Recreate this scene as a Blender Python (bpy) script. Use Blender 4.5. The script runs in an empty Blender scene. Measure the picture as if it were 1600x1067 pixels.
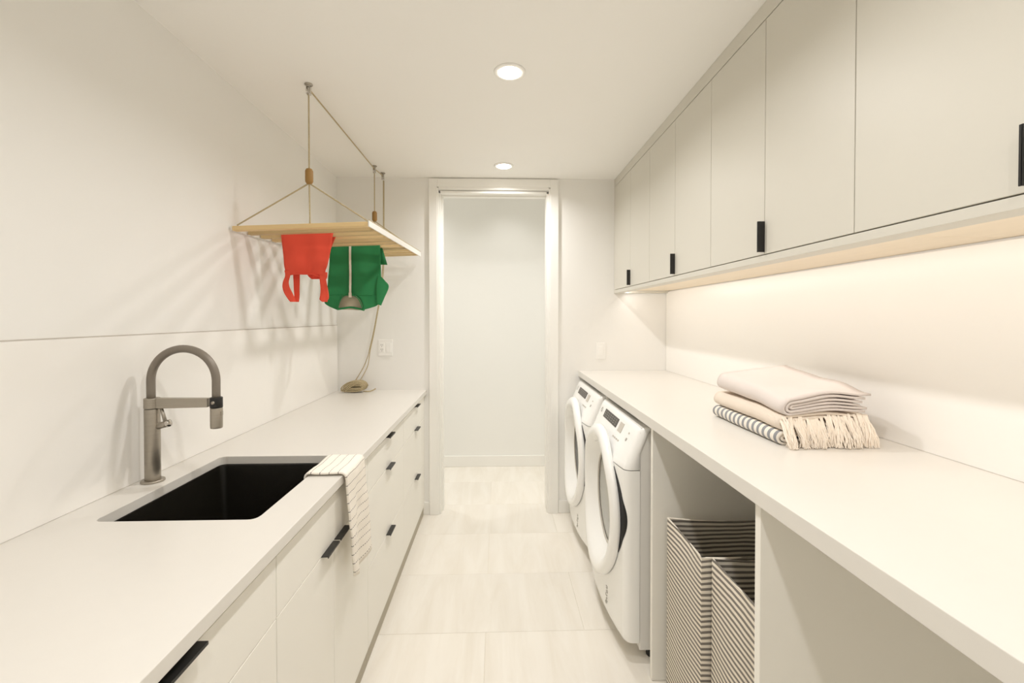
import bpy, bmesh, math, random
from mathutils import Vector, noise as mnoise
random.seed(7)
D = bpy.data
COL = bpy.context.scene.collection
SC = bpy.context.scene

# ------------------------------------------------------------------ camera, light, exposure
F_PX = 700.0
cam_d = D.cameras.new('camera')
cam = D.objects.new('camera', cam_d)
COL.objects.link(cam)
cam_d.sensor_fit = 'HORIZONTAL'
cam_d.sensor_width = 36.0
cam_d.lens = 36.0 * F_PX / 1600.0
cam_d.shift_y = -0.0175
cam_d.clip_start = 0.02
cam.location = (0, 0, 1.444)
cam.rotation_euler = (math.pi / 2 - math.atan(9.4 / F_PX), 0, -math.atan(22.5 / F_PX))
SC.camera = cam

SC.view_settings.view_transform = 'Standard'
SC.view_settings.look = 'None'
SC.view_settings.gamma = 1.0
SC.view_settings.use_curve_mapping = False
SC.view_settings.exposure = 0.03
SC.cycles.use_denoising = True
SC.cycles.max_bounces = 14
SC.cycles.diffuse_bounces = 10
SC.cycles.glossy_bounces = 5
SC.cycles.sample_clamp_indirect = 6.0

world = D.worlds.new('world')
SC.world = world
world.use_nodes = True
world.node_tree.nodes['Background'].inputs[0].default_value = (1.0, 0.93, 0.83, 1)
world.node_tree.nodes['Background'].inputs[1].default_value = 0.3

WARM = (1.0, 0.975, 0.955)
P_DOWN, P_LED, P_HALL = 7.9, 3.3, 12.6


def area(name, loc, size, power, color, rot=(0, 0, 0), shape='DISK', size_y=None, spread=math.pi):
    l = D.lights.new(name, 'AREA')
    l.shape = shape
    l.size = size
    if size_y:
        l.size_y = size_y
    l.energy = power
    l.color = color
    l.spread = spread
    o = D.objects.new(name, l)
    o.location = loc
    o.rotation_euler = rot
    COL.objects.link(o)
    return o


DOWN = [(0.05, 1.865), (0.042, 3.012), (0.055, 0.715), (0.06, -0.435)]
CEIL = 2.46
down_lights = [area('downlight_lamp', (x, y, CEIL - 0.012), 0.084, P_DOWN, WARM, spread=math.radians(155)) for x, y in DOWN]
# under-cabinet light: tucked behind the rail, aimed down and towards the wall
led_light = area('led_lamp', (0.934, 1.2, 1.6335), 4.1, P_LED, (1.0, 0.98, 0.975), (0, 0, 0), 'RECTANGLE', 0.008)
led_light.rotation_euler = Vector((0.68, 0, -0.733)).to_track_quat('-Z', 'Y').to_euler()
# orient long axis along the corridor
_q = Vector((0.68, 0, -0.733)).normalized()
_x = Vector((0, 1, 0))
_z = -_q
_y = _z.cross(_x)
from mathutils import Matrix
led_light.rotation_euler = Matrix((_x, _y, _z)).transposed().to_euler()
# light over the hall beyond the doorway
hall_l = D.lights.new('hall_lamp', 'SPOT')
hall_l.energy = P_HALL
hall_l.color = (1.0, 0.975, 0.94)
hall_l.spot_size = math.radians(112)
hall_l.spot_blend = 1.0
hall_l.shadow_soft_size = 0.05
hall_o = D.objects.new('hall_lamp', hall_l)
hall_o.location = (0.10, 3.92, 2.73)
COL.objects.link(hall_o)
hall_fill = [area('hall_fill_lamp', (x, 3.86, 2.768), 0.09, 4.2, (1.0, 0.97, 0.92), spread=math.radians(125)) for x in (-0.95, 1.15)]  # unseen fill lamps added to brighten the hall floor and lower wall

# ------------------------------------------------------------------ materials


def lin(c):
    return tuple(((v / 255) / 12.92 if v / 255 <= 0.04045 else ((v / 255 + 0.055) / 1.055) ** 2.4) for v in c)


def mat(name, rgb, rough=0.5, metal=0.0, var=0.0, scale=6.0, bump=0.0, bscale=200.0, stretch=None, spec=0.5, coat=0.0):
    m = D.materials.new(name)
    m.use_nodes = True
    nt = m.node_tree
    b = nt.nodes['Principled BSDF']
    c = lin(rgb)
    b.inputs['Base Color'].default_value = (*c, 1)
    b.inputs['Roughness'].default_value = rough
    b.inputs['Metallic'].default_value = metal
    b.inputs['Specular IOR Level'].default_value = spec
    b.inputs['Coat Weight'].default_value = coat
    tc = nt.nodes.new('ShaderNodeTexCoord')
    mp = nt.nodes.new('ShaderNodeMapping')
    nt.links.new(tc.outputs['Object'], mp.inputs['Vector'])
    if stretch:
        mp.inputs['Scale'].default_value = stretch
    if var > 0:
        n = nt.nodes.new('ShaderNodeTexNoise')
        n.inputs['Scale'].default_value = scale
        n.inputs['Detail'].default_value = 5
        nt.links.new(mp.outputs['Vector'], n.inputs['Vector'])
        r = nt.nodes.new('ShaderNodeMix')
        r.data_type = 'RGBA'
        r.inputs['A'].default_value = (*[max(0, v * (1 - var)) for v in c], 1)
        r.inputs['B'].default_value = (*[min(1, v * (1 + var)) for v in c], 1)
        nt.links.new(n.outputs['Fac'], r.inputs['Factor'])
        nt.links.new(r.outputs['Result'], b.inputs['Base Color'])
    if bump > 0:
        n2 = nt.nodes.new('ShaderNodeTexNoise')
        n2.inputs['Scale'].default_value = bscale
        n2.inputs['Detail'].default_value = 3
        nt.links.new(mp.outputs['Vector'], n2.inputs['Vector'])
        bp = nt.nodes.new('ShaderNodeBump')
        bp.inputs['Strength'].default_value = bump
        bp.inputs['Distance'].default_value = 0.002
        nt.links.new(n2.outputs['Fac'], bp.inputs['Height'])
        nt.links.new(bp.outputs['Normal'], b.inputs['Normal'])
    return m


def emis(name, rgb, strength):
    m = D.materials.new(name)
    m.use_nodes = True
    b = m.node_tree.nodes['Principled BSDF']
    b.inputs['Base Color'].default_value = (*lin(rgb), 1)
    b.inputs['Emission Color'].default_value = (*lin(rgb), 1)
    b.inputs['Emission Strength'].default_value = strength
    return m


M_WALL = mat('wall_paint', (239, 238, 235), 0.75, var=0.012, scale=3, bump=0.04, bscale=350)
M_CEIL = mat('ceiling_paint', (246, 245, 242), 0.8, var=0.01, scale=3)
M_HALL = mat('hall_paint', (241, 241, 238), 0.7, var=0.01, scale=3)
M_TRIM = mat('trim_paint', (243, 242, 238), 0.4, var=0.008, scale=4)
M_CAB = mat('cabinet_lacquer', (241, 239, 232), 0.42, var=0.008, scale=3)
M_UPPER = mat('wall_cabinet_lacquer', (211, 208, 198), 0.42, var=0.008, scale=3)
M_KICK = mat('toe_kick', (176, 168, 150), 0.5, var=0.03)  # cabinet colour darkened, shade under the fronts put into the base colour
M_PEACH = mat('maple_melamine', (238, 224, 202), 0.5, var=0.05, scale=4, stretch=(6, 1, 1))
M_QUARTZ = mat('white_quartz', (224, 221, 215), 0.28, var=0.012, scale=30)
M_SPLASH = mat('white_slab', (242, 240, 236), 0.3, var=0.01, scale=5)
M_SLOT = mat('dark_slot', (90, 86, 82), 0.7)
M_GREY = mat('grey_joint', (196, 190, 182), 0.7, var=0.02)
M_BLACK = mat('black_metal', (24, 23, 22), 0.38, var=0.08, scale=20)
M_SINK = mat('dark_composite', (26, 24, 19), 0.27, var=0.25, scale=160, bump=0.15, bscale=400)
M_STEEL = mat('brushed_steel', (172, 165, 154), 0.36, metal=0.9, var=0.08, scale=14, stretch=(1, 1, 12))
M_HOSE = mat('grey_hose', (130, 122, 112), 0.45, metal=0.25, var=0.05, scale=40)
M_CHROME = mat('polished_chrome', (200, 195, 188), 0.15, metal=1.0, var=0.02)
M_APPL = mat('white_enamel', (245, 245, 243), 0.22, var=0.006, scale=3)
M_APPLB = mat('white_steel_side', (226, 224, 220), 0.3, var=0.01, scale=3)
M_DISP = mat('dark_display', (46, 40, 34), 0.25, var=0.1, scale=60)
M_PAD = mat('grey_button_pad', (196, 190, 180), 0.4, var=0.02)
M_GLYPH = mat('pale_grey_print', (168, 164, 158), 0.5, var=0.02)
M_GLASSD = mat('dark_door_glass', (24, 28, 27), 0.25, var=0.1, scale=5, spec=0.08)
M_GLASSL = mat('pale_door_glass', (150, 150, 142), 0.12, var=0.05, scale=5, spec=0.6)
M_RUBBER = mat('black_rubber', (16, 16, 17), 0.5, var=0.1)
M_WOOD = mat('pale_pine', (214, 187, 138), 0.55, var=0.06, scale=9, stretch=(1.2, 12, 12))
_nt = M_WOOD.node_tree
_oi = _nt.nodes.new('ShaderNodeObjectInfo')
_mr = _nt.nodes.new('ShaderNodeMapRange')
_mr.inputs['To Min'].default_value = 0.70
_mr.inputs['To Max'].default_value = 1.12
_hs = _nt.nodes.new('ShaderNodeHueSaturation')
_bs = _nt.nodes['Principled BSDF'].inputs['Base Color']
_nt.links.new(_oi.outputs['Random'], _mr.inputs['Value'])
_nt.links.new(_mr.outputs[0], _hs.inputs['Value'])
_nt.links.new(_bs.links[0].from_socket, _hs.inputs['Color'])
_nt.links.new(_hs.outputs[0], _bs)
M_OAK = mat('oiled_oak', (158, 120, 62), 0.5, var=0.12, scale=14, stretch=(6, 6, 1))
M_ROPE = mat('hemp_cord', (184, 169, 136), 0.85, var=0.2, scale=120, bump=0.5, bscale=500)
M_RAIL = mat('white_powder_coat', (226, 223, 217), 0.45, var=0.01)
M_RED = mat('coral_knit', (230, 82, 60), 0.85, var=0.07, scale=8, bump=0.3, bscale=600)
M_GREEN = mat('green_jersey', (32, 126, 72), 0.75, var=0.1, scale=7, bump=0.2, bscale=600)
M_LINING = mat('grey_lining', (176, 168, 146), 0.8, var=0.08, scale=30)
M_ZIP = mat('white_zip', (226, 218, 204), 0.6, var=0.05, scale=200)
M_BLANKET = mat('pale_wool', (220, 211, 206), 0.95, var=0.025, scale=9, bump=0.35, bscale=450)
M_THROW = mat('cream_cotton', (231, 219, 205), 0.95, var=0.04, scale=14, bump=0.5, bscale=380)
M_FRINGE = mat('cream_fringe', (245, 236, 224), 0.95, var=0.05, scale=30)
M_PLATE = mat('white_plastic', (244, 243, 240), 0.4, var=0.008)
M_GROUT = mat('pale_grout', (230, 223, 210), 0.9, var=0.03)
M_LENS = emis('lamp_lens', (255, 246, 228), 14.0)
M_LEDLENS = emis('led_lens', (255, 236, 205), 3.0)


def tile_mat():
    m = mat('cream_floor_tile', (236, 229, 215), 0.32, spec=0.5)
    nt = m.node_tree
    b = nt.nodes['Principled BSDF']
    oi = nt.nodes.new('ShaderNodeObjectInfo')
    tc = nt.nodes.new('ShaderNodeTexCoord')
    mp = nt.nodes.new('ShaderNodeMapping')
    mp.inputs['Scale'].default_value = (9, 1.3, 1)
    nt.links.new(tc.outputs['Object'], mp.inputs['Vector'])
    sc = nt.nodes.new('ShaderNodeVectorMath')
    sc.operation = 'SCALE'
    cb = nt.nodes.new('ShaderNodeCombineXYZ')
    nt.links.new(oi.outputs['Random'], cb.inputs[0])
    nt.links.new(oi.outputs['Random'], cb.inputs[1])
    nt.links.new(cb.outputs[0], sc.inputs[0])
    sc.inputs['Scale'].default_value = 40
    ad = nt.nodes.new('ShaderNodeVectorMath')
    nt.links.new(mp.outputs[0], ad.inputs[0])
    nt.links.new(sc.outputs[0], ad.inputs[1])
    n = nt.nodes.new('ShaderNodeTexNoise')
    n.inputs['Scale'].default_value = 1.2
    n.inputs['Detail'].default_value = 8
    n.inputs['Roughness'].default_value = 0.62
    n.inputs['Distortion'].default_value = 0.6
    nt.links.new(ad.outputs[0], n.inputs['Vector'])
    cr = nt.nodes.new('ShaderNodeValToRGB')
    cr.color_ramp.elements[0].position = 0.28
    cr.color_ramp.elements[0].color = (*lin((231, 225, 214)), 1)
    cr.color_ramp.elements[1].position = 0.62
    cr.color_ramp.elements[1].color = (*lin((240, 236, 228)), 1)
    nt.links.new(n.outputs['Fac'], cr.inputs['Fac'])
    hs = nt.nodes.new('ShaderNodeHueSaturation')
    mr = nt.nodes.new('ShaderNodeMapRange')
    mr.inputs['To Min'].default_value = 0.955
    mr.inputs['To Max'].default_value = 1.02
    nt.links.new(oi.outputs['Random'], mr.inputs['Value'])
    nt.links.new(mr.outputs[0], hs.inputs['Value'])
    nt.links.new(cr.outputs[0], hs.inputs['Color'])
    nt.links.new(hs.outputs[0], b.inputs['Base Color'])
    return m


M_TILE = tile_mat()


def stripe_mat(name, base, stripe, axis, pitch, duty, wob=0.0, dash=None, rough=0.9, coord='Object'):
    """Woven stripes across one axis; optional dashes along another axis."""
    m = mat(name, base, rough, bump=0.3, bscale=500)
    nt = m.node_tree
    b = nt.nodes['Principled BSDF']
    tc = nt.nodes.new('ShaderNodeTexCoord')
    sep = nt.nodes.new('ShaderNodeSeparateXYZ')
    nt.links.new(tc.outputs[coord], sep.inputs[0])

    def math_(op, a, v=None, node=None):
        x = nt.nodes.new('ShaderNodeMath')
        x.operation = op
        nt.links.new(a, x.inputs[0])
        if node is not None:
            nt.links.new(node, x.inputs[1])
        elif v is not None:
            x.inputs[1].default_value = v
        return x.outputs[0]
    s = sep.outputs[axis]
    if wob:
        n = nt.nodes.new('ShaderNodeTexNoise')
        n.inputs['Scale'].default_value = 5
        nt.links.new(tc.outputs[coord], n.inputs['Vector'])
        s = math_('ADD', s, node=math_('MULTIPLY', n.outputs['Fac'], wob))
    f = math_('FRACT', math_('DIVIDE', s, pitch))
    mask = math_('LESS_THAN', f, duty)
    if dash:
        d = math_('LESS_THAN', math_('FRACT', math_('DIVIDE', sep.outputs[dash[0]], dash[1])), dash[2])
        mask = math_('MULTIPLY', mask, node=d)
    mx = nt.nodes.new('ShaderNodeMix')
    mx.data_type = 'RGBA'
    mx.inputs['A'].default_value = (*lin(base), 1)
    mx.inputs['B'].default_value = (*lin(stripe), 1)
    nt.links.new(mask, mx.inputs['Factor'])
    nt.links.new(mx.outputs['Result'], b.inputs['Base Color'])
    return m


M_HAMPER = stripe_mat('grey_striped_canvas', (228, 220, 206), (122, 116, 108), 2, 0.0175, 0.47, wob=0.022)
M_STRIPETOWEL = stripe_mat('blue_striped_cotton', (236, 230, 220), (146, 148, 152), 1, 0.030, 0.46, wob=0.004)
M_DISHTOWEL = stripe_mat('dashed_cotton', (244, 238, 228), (88, 80, 80), 0, 0.030, 0.075, wob=0.0, dash=(1, 0.0115, 0.62), coord='UV')

# ------------------------------------------------------------------ mesh helpers
ORG = {}


class MB:
    def __init__(self):
        self.v, self.f, self.uv = [], [], None

    def add(self, vs, fs):
        o = len(self.v)
        self.v += [tuple(p) for p in vs]
        self.f += [tuple(i + o for i in q) for q in fs]
        return self

    def box(self, x0, x1, y0, y1, z0, z1):
        vs = [(x0, y0, z0), (x1, y0, z0), (x1, y1, z0), (x0, y1, z0), (x0, y0, z1), (x1, y0, z1), (x1, y1, z1), (x0, y1, z1)]
        return self.add(vs, [(0, 3, 2, 1), (4, 5, 6, 7), (0, 1, 5, 4), (1, 2, 6, 5), (2, 3, 7, 6), (3, 0, 4, 7)])

    def loft(self, loops, closed=True, cap0=True, cap1=True):
        n = len(loops[0])
        vs = [p for l in loops for p in l]
        fs = []
        for i in range(len(loops) - 1):
            for j in range(n if closed else n - 1):
                k = (j + 1) % n
                fs.append((i * n + j, i * n + k, (i + 1) * n + k, (i + 1) * n + j))
        if cap0:
            fs.append(tuple(range(n - 1, -1, -1)))
        if cap1:
            b = (len(loops) - 1) * n
            fs.append(tuple(b + j for j in range(n)))
        return self.add(vs, fs)

    def grid(self, rows):
        n = len(rows[0])
        vs = [p for r in rows for p in r]
        fs = [(i * n + j, i * n + j + 1, (i + 1) * n + j + 1, (i + 1) * n + j) for i in range(len(rows) - 1) for j in range(n - 1)]
        return self.add(vs, fs)

    def tube(self, pts, r, seg=8, caps=True):
        pts = [Vector(p) for p in pts]
        rr = r if isinstance(r, (list, tuple)) else [r] * len(pts)
        loops = []
        t0 = (pts[1] - pts[0]).normalized()
        a = Vector((0, 0, 1)) if abs(t0.z) < 0.9 else Vector((1, 0, 0))
        nrm = t0.cross(a).normalized()
        for i, p in enumerate(pts):
            t = (pts[min(i + 1, len(pts) - 1)] - pts[max(i - 1, 0)])
            t = t.normalized() if t.length > 1e-9 else t0
            nrm = (nrm - t * nrm.dot(t)).normalized()
            b = t.cross(nrm)
            loops.append([p + (nrm * math.cos(2 * math.pi * j / seg) + b * math.sin(2 * math.pi * j / seg)) * rr[i] for j in range(seg)])
        return self.loft(loops, True, caps, caps)

    def lathe(self, prof, c, seg=24, axis='z'):
        loops = []
        for r, h in prof:
            l = []
            for j in range(seg):
                a = 2 * math.pi * j / seg
                u, w = r * math.cos(a), r * math.sin(a)
                l.append((c[0] + u, c[1] + w, c[2] + h) if axis == 'z' else ((c[0] + h, c[1] + u, c[2] + w) if axis == 'x' else (c[0] + u, c[1] + h, c[2] + w)))
            loops.append(l)
        return self.loft(loops)

    def build(self, name, m, parent=None, smooth=False, bevel=0.0, bseg=2, solid=0.0, sub=0, offset=0.0):
        org = ORG.get(parent.name, Vector((0, 0, 0))) if parent else Vector((0, 0, 0))
        me = D.meshes.new(name)
        me.from_pydata([tuple(Vector(p) - org) for p in self.v], [], self.f)
        if self.uv:
            l = me.uv_layers.new(name='UVMap')
            for lp in me.loops:
                l.data[lp.index].uv = self.uv[lp.vertex_index]
        bm = bmesh.new()
        bm.from_mesh(me)
        bmesh.ops.recalc_face_normals(bm, faces=bm.faces)
        bm.to_mesh(me)
        bm.free()
        me.materials.append(m)
        o = D.objects.new(name, me)
        COL.objects.link(o)
        if parent:
            o.parent = parent
            ORG[o.name] = org
        if smooth:
            for p in me.polygons:
                p.use_smooth = True
        if sub:
            s = o.modifiers.new('sub', 'SUBSURF')
            s.levels = s.render_levels = sub
        if solid:
            s = o.modifiers.new('solid', 'SOLIDIFY')
            s.thickness = solid
            s.offset = offset
        if bevel:
            b = o.modifiers.new('bevel', 'BEVEL')
            b.width = bevel
            b.segments = bseg
            b.limit_method = 'ANGLE'
            b.angle_limit = math.radians(35)
        return o


def box(*a):
    return MB().box(*a)


def tag(o, label, cat, group=None, kind=None):
    o['label'] = label
    o['category'] = cat
    if group:
        o['group'] = group
    if kind:
        o['kind'] = kind
    return o


def thing(name, loc, label, cat, group=None):
    o = D.objects.new(name, None)
    o.location = loc
    o.empty_display_size = 0.05
    COL.objects.link(o)
    ORG[o.name] = Vector(loc)
    return tag(o, label, cat, group)


def struct(name, mb, m, label, cat, **k):
    return tag(mb.build(name, m, **k), label, cat, kind='structure')


def rrect(x0, x1, y0, y1, r, z, n=5):
    out = []
    for cx, cy, a0 in ((x1 - r, y1 - r, 0), (x0 + r, y1 - r, 90), (x0 + r, y0 + r, 180), (x1 - r, y0 + r, 270)):
        for i in range(n + 1):
            a = math.radians(a0 + 90 * i / n)
            out.append((cx + r * math.cos(a), cy + r * math.sin(a), z))
    return out


def catmull(pts, n=8):
    pts = [Vector(p) for p in pts]
    out = []
    for i in range(len(pts) - 1):
        p0, p1, p2, p3 = pts[max(i - 1, 0)], pts[i], pts[i + 1], pts[min(i + 2, len(pts) - 1)]
        for k in range(n):
            t = k / n
            out.append(0.5 * ((2 * p1) + (p2 - p0) * t + (2 * p0 - 5 * p1 + 4 * p2 - p3) * t * t + (3 * p1 - p0 - 3 * p2 + p3) * t ** 3))
    out.append(pts[-1])
    return out


# ------------------------------------------------------------------ room shell
XL, XR, YB, YF = -1.165, 1.262, 3.29, -1.35
HY, HC = 4.34, 2.78      # hall wall, hall ceiling
floor = struct('floor', box(-1.6, 1.7, YF - 0.1, HY + 0.1, -0.06, -0.003), M_GROUT, 'pale cream stone tile floor running through the doorway', 'floor')
ORG[floor.name] = Vector((0, 0, 0))
ys = [2.04 + 0.47 * k for k in range(-7, 6)]
tile_me = {}
for r in range(len(ys) - 1):
    off = -0.055 if r % 2 == 0 else 0.40
    for k in range(-2, 3):
        x0, x1 = max(off + 0.94 * k, -1.55), min(off + 0.94 * (k + 1), 1.65)
        y0, y1 = max(ys[r], YF), min(ys[r + 1], HY)
        if x1 - x0 < 0.02 or y1 - y0 < 0.02:
            continue
        key = (round(x1 - x0, 3), round(y1 - y0, 3))
        if key not in tile_me:
            w, h = (x1 - x0) / 2 - 0.0007, (y1 - y0) / 2 - 0.0007
            t = box(-w, w, -h, h, -0.006, 0.0).build('tile', M_TILE, floor, bevel=0.0008, bseg=1)
            tile_me[key] = t
        else:
            t = tile_me[key].copy()
            COL.objects.link(t)
        t.location = ((x0 + x1) / 2, (y0 + y1) / 2, random.uniform(-0.0003, 0.0003))

struct('ceiling', box(XL - 0.1, XR + 0.1, YF - 0.1, YB + 0.0, CEIL, CEIL + 0.1), M_CEIL, 'plain white plaster ceiling with recessed downlights', 'ceiling')
struct('wall_left', box(XL - 0.1, XL, YF - 0.1, YB + 0.12, 0, CEIL), M_WALL, 'white painted wall behind the sink and drying rack', 'wall')
struct('wall_right', box(XR, XR + 0.1, YF - 0.1, YB + 0.12, 0, CEIL), M_WALL, 'white wall behind the washers and wall cabinets', 'wall')
struct('wall_front', box(XL - 0.1, XR + 0.1, YF - 0.1, YF, 0, CEIL), M_WALL, 'white wall at the near end of the room', 'wall')
OX0, OX1, OZ = -0.432, 0.377, 2.372
wb = MB().box(XL, OX0, YB, YB + 0.12, 0, HC).box(OX1, XR, YB, YB + 0.12, 0, HC).box(OX0, OX1, YB, YB + 0.12, OZ, HC)
struct('wall_back', wb, M_WALL, 'white end wall with the cased doorway in it', 'wall')
struct('wall_hall', box(-1.6, 1.7, HY, HY + 0.1, 0, HC), M_HALL, 'white hall wall seen through the doorway', 'wall')
struct('wall_hall_left', box(-1.6, -1.5, YB + 0.12, HY, 0, HC), M_HALL, 'white hall wall hidden to one side of the doorway', 'wall')
struct('wall_hall_right', box(1.6, 1.7, YB + 0.12, HY, 0, HC), M_HALL, 'white hall wall hidden past the right jamb', 'wall')
struct('ceiling_hall', box(-1.6, 1.7, YB + 0.12, HY + 0.1, HC, HC + 0.1), M_CEIL, 'white hall ceiling above the doorway', 'ceiling')
struct('baseboard_hall', box(-1.5, 1.6, HY - 0.013, HY, 0, 0.105), M_TRIM, 'white baseboard of the hall beyond the doorway', 'baseboard', bevel=0.003)
struct('baseboard_left', box(-0.56, -0.4985, YB - 0.012, YB, 0, 0.092), M_TRIM, 'short white baseboard between drawer unit and door casing', 'baseboard', bevel=0.003)
struct('baseboard_right', box(0.4475, 0.62, YB - 0.012, YB, 0, 0.092), M_TRIM, 'short white baseboard between door casing and far washer', 'baseboard', bevel=0.003)
# door casing
struct('trim_1', MB().box(-0.4975, -0.438, YB - 0.018, YB, 0, 2.452).box(-0.4385, -0.428, YB - 0.013, YB, 0, 2.385), M_TRIM, 'white door casing upright next to the drawer unit', 'trim', bevel=0.002)
struct('trim_2', MB().box(0.386, 0.4465, YB - 0.018, YB, 0, 2.452).box(0.374, 0.3865, YB - 0.013, YB, 0, 2.385), M_TRIM, 'white door casing upright next to the far washer', 'trim', bevel=0.002)
struct('trim_3', MB().box(-0.438, 0.386, YB - 0.018, YB, 2.392, 2.452).box(-0.428, 0.374, YB - 0.013, YB, 2.374, 2.3925), M_TRIM, 'white head casing over the doorway', 'trim', bevel=0.002)
struct('trim_4', MB().box(-0.432, -0.416, YB + 0.002, YB + 0.13, 0, 2.365).box(0.361, 0.377, YB + 0.002, YB + 0.13, 0, 2.365).box(-0.432, 0.377, YB + 0.002, YB + 0.13, 2.352, 2.368)
       .box(-0.416, -0.404, YB + 0.06, YB + 0.1, 0, 2.352).box(-0.404, 0.361, YB + 0.06, YB + 0.1, 2.340, 2.352), M_TRIM, 'white jamb lining inside the doorway', 'trim', bevel=0.001)

# ------------------------------------------------------------------ sink-side run
CT = 0.916     # counter top
FX = -0.535    # cabinet face
# countertop with cut-out
SX0, SX1, SY0, SY1 = -1.049, -0.632, 1.187, 1.731


def slab_with_hole(x0, x1, y0, y1, z0, z1, hole):
    bm = bmesh.new()
    ev = []
    for lp in ([(x0, y0), (x1, y0), (x1, y1), (x0, y1)], [(p[0], p[1]) for p in hole]):
        vs = [bm.verts.new((*p, z1)) for p in lp]
        ev += [bm.edges.new((vs[i], vs[(i + 1) % len(vs)])) for i in range(len(vs))]
    bmesh.ops.triangle_fill(bm, edges=ev, use_beauty=True)
    bm.normal_update()
    fs = list(bm.faces)
    r = bmesh.ops.extrude_face_region(bm, geom=fs)
    for g in r['geom']:
        if isinstance(g, bmesh.types.BMVert):
            g.co.z = z0
    bm.verts.index_update()
    mb = MB()
    mb.add([v.co[:] for v in bm.verts], [tuple(v.index for v in f.verts) for f in bm.faces])
    bm.free()
    return mb


hole = rrect(SX0, SX1, SY0, SY1, 0.022, 0)
ct = slab_with_hole(XL + 0.001, -0.518, -1.3, YB - 0.001, 0.886, CT, hole)
tag(ct.build('countertop', M_QUARTZ, bevel=0.0015), 'white quartz countertop with the sink cut into it', 'countertop')

# sink basin
sink = thing('sink', ((SX0 + SX1) / 2, (SY0 + SY1) / 2, 0.70), 'black rectangular undermount sink below the chrome-grey tap', 'sink')
e = 0.004
lp = [rrect(SX0 - 0.018, SX1 + 0.018, SY0 - 0.018, SY1 + 0.018, 0.03, 0.8855),
      rrect(SX0 - e, SX1 + e, SY0 - e, SY1 + e, 0.022, 0.8855),
      rrect(SX0 - e + 0.001, SX1 + e - 0.001, SY0 - e + 0.001, SY1 + e - 0.001, 0.022, 0.88),
      rrect(SX0 + 0.004, SX1 - 0.004, SY0 + 0.004, SY1 - 0.004, 0.024, 0.682),
      rrect(SX0 + 0.010, SX1 - 0.010, SY0 + 0.010, SY1 - 0.010, 0.026, 0.664),
      rrect(SX0 + 0.028, SX1 - 0.028, SY0 + 0.028, SY1 - 0.028, 0.03, 0.655)]
basin = MB().loft(lp, True, False, True)
lo = [rrect(SX0 - 0.018, SX1 + 0.018, SY0 - 0.018, SY1 + 0.018, 0.03, 0.8855),
      rrect(SX0 - 0.018, SX1 + 0.018, SY0 - 0.018, SY1 + 0.018, 0.03, 0.876),
      rrect(SX0 - 0.012, SX1 + 0.012, SY0 - 0.012, SY1 + 0.012, 0.03, 0.874),
      rrect(SX0 - 0.004, SX1 + 0.004, SY0 - 0.004, SY1 + 0.004, 0.03, 0.645)]
basin.loft(lo, True, False, True)
basin.build('basin', M_SINK, sink, smooth=True, bevel=0.002)
dr = MB().lathe([(0.042, 0), (0.042, 0.003), (0.032, 0.004), (0.03, 0.001), (0.004, 0.001), (0.004, 0.004), (0.0005, 0.004)], ((SX0 + SX1) / 2, SY1 - 0.16, 0.655))
dr.build('drain', M_STEEL, sink, smooth=True)


def pull_h(parent, y0, y1, z, fx=FX):
    """tab pull folded over the top edge of a front: flat tab with a small turned lip"""
    m = MB().box(fx - 0.016, fx + 0.022, y0, y1, z, z + 0.0025).box(fx + 0.0195, fx + 0.022, y0, y1, z - 0.004, z + 0.0001)
    m.build('handle', M_BLACK, parent, bevel=0.0006, bseg=1)


def front(name, parent, y0, y1, z0, z1, g=0.0013):
    return box(FX - 0.019, FX, y0 + g, y1 - g, z0 + g, z1 - g).build(name, M_CAB, parent, bevel=0.0012)


ZT, Z1, Z2, ZB = 0.868, 0.716, 0.398, 0.072
BX = FX - 0.0205
kw = []


def base_unit(name, y0, y1, label, hollow=False):
    t = thing(name, (-0.85, (y0 + y1) / 2, 0), label, 'cabinet', 'base cabinets under the sink counter')
    if hollow:
        m = MB().box(-1.15, BX, y0 + 0.001, y0 + 0.017, ZB, 0.885).box(-1.15, BX, y1 - 0.017, y1 - 0.001, ZB, 0.885)
        m.box(-1.15, BX, y0 + 0.017, y1 - 0.017, ZB, ZB + 0.018).box(-1.15, -1.142, y0 + 0.017, y1 - 0.017, ZB + 0.018, 0.885)
        m.box(BX - 0.02, BX, y0 + 0.017, y1 - 0.017, 0.84, 0.884)
    else:
        m = box(-1.15, BX, y0 + 0.001, y1 - 0.001, ZB, 0.885)
    m.build('carcass', M_CAB, t)
    box(-0.60, FX - 0.008, y0 + 0.0005, y1 - 0.0005, 0.001, ZB - 0.002).build('toe_kick', M_KICK, t)
    return t


u0 = base_unit('drawer_cabinet', 0.417, 1.0925, 'white drawer unit under bare counter at the near side of the sink cabinet')
for z0, z1 in ((Z1, ZT), (Z2, Z1), (ZB, Z2)):
    f = front('drawer', u0, 0.417, 1.0925, z0, z1)
    pull_h(f, 0.705, 0.805, z1)
un = base_unit('drawer_cabinet', -0.30, 0.416, 'white drawer unit beside the camera under the sink counter')
for z0, z1 in ((Z1, ZT), (Z2, Z1), (ZB, Z2)):
    f = front('drawer', un, -0.30, 0.416, z0, z1)
    pull_h(f, 0.01, 0.11, z1)
us = base_unit('sink_cabinet', 1.0935, 1.851, 'white two-door cabinet under the black sink', hollow=True)
front('false_front', us, 1.0935, 1.851, Z1, ZT)
f = front('door', us, 1.0935, 1.472, ZB, Z1)
pull_h(f, 1.367, 1.466, Z1)
f = front('door', us, 1.472, 1.851, ZB, Z1)
pull_h(f, 1.476, 1.576, Z1)
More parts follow.
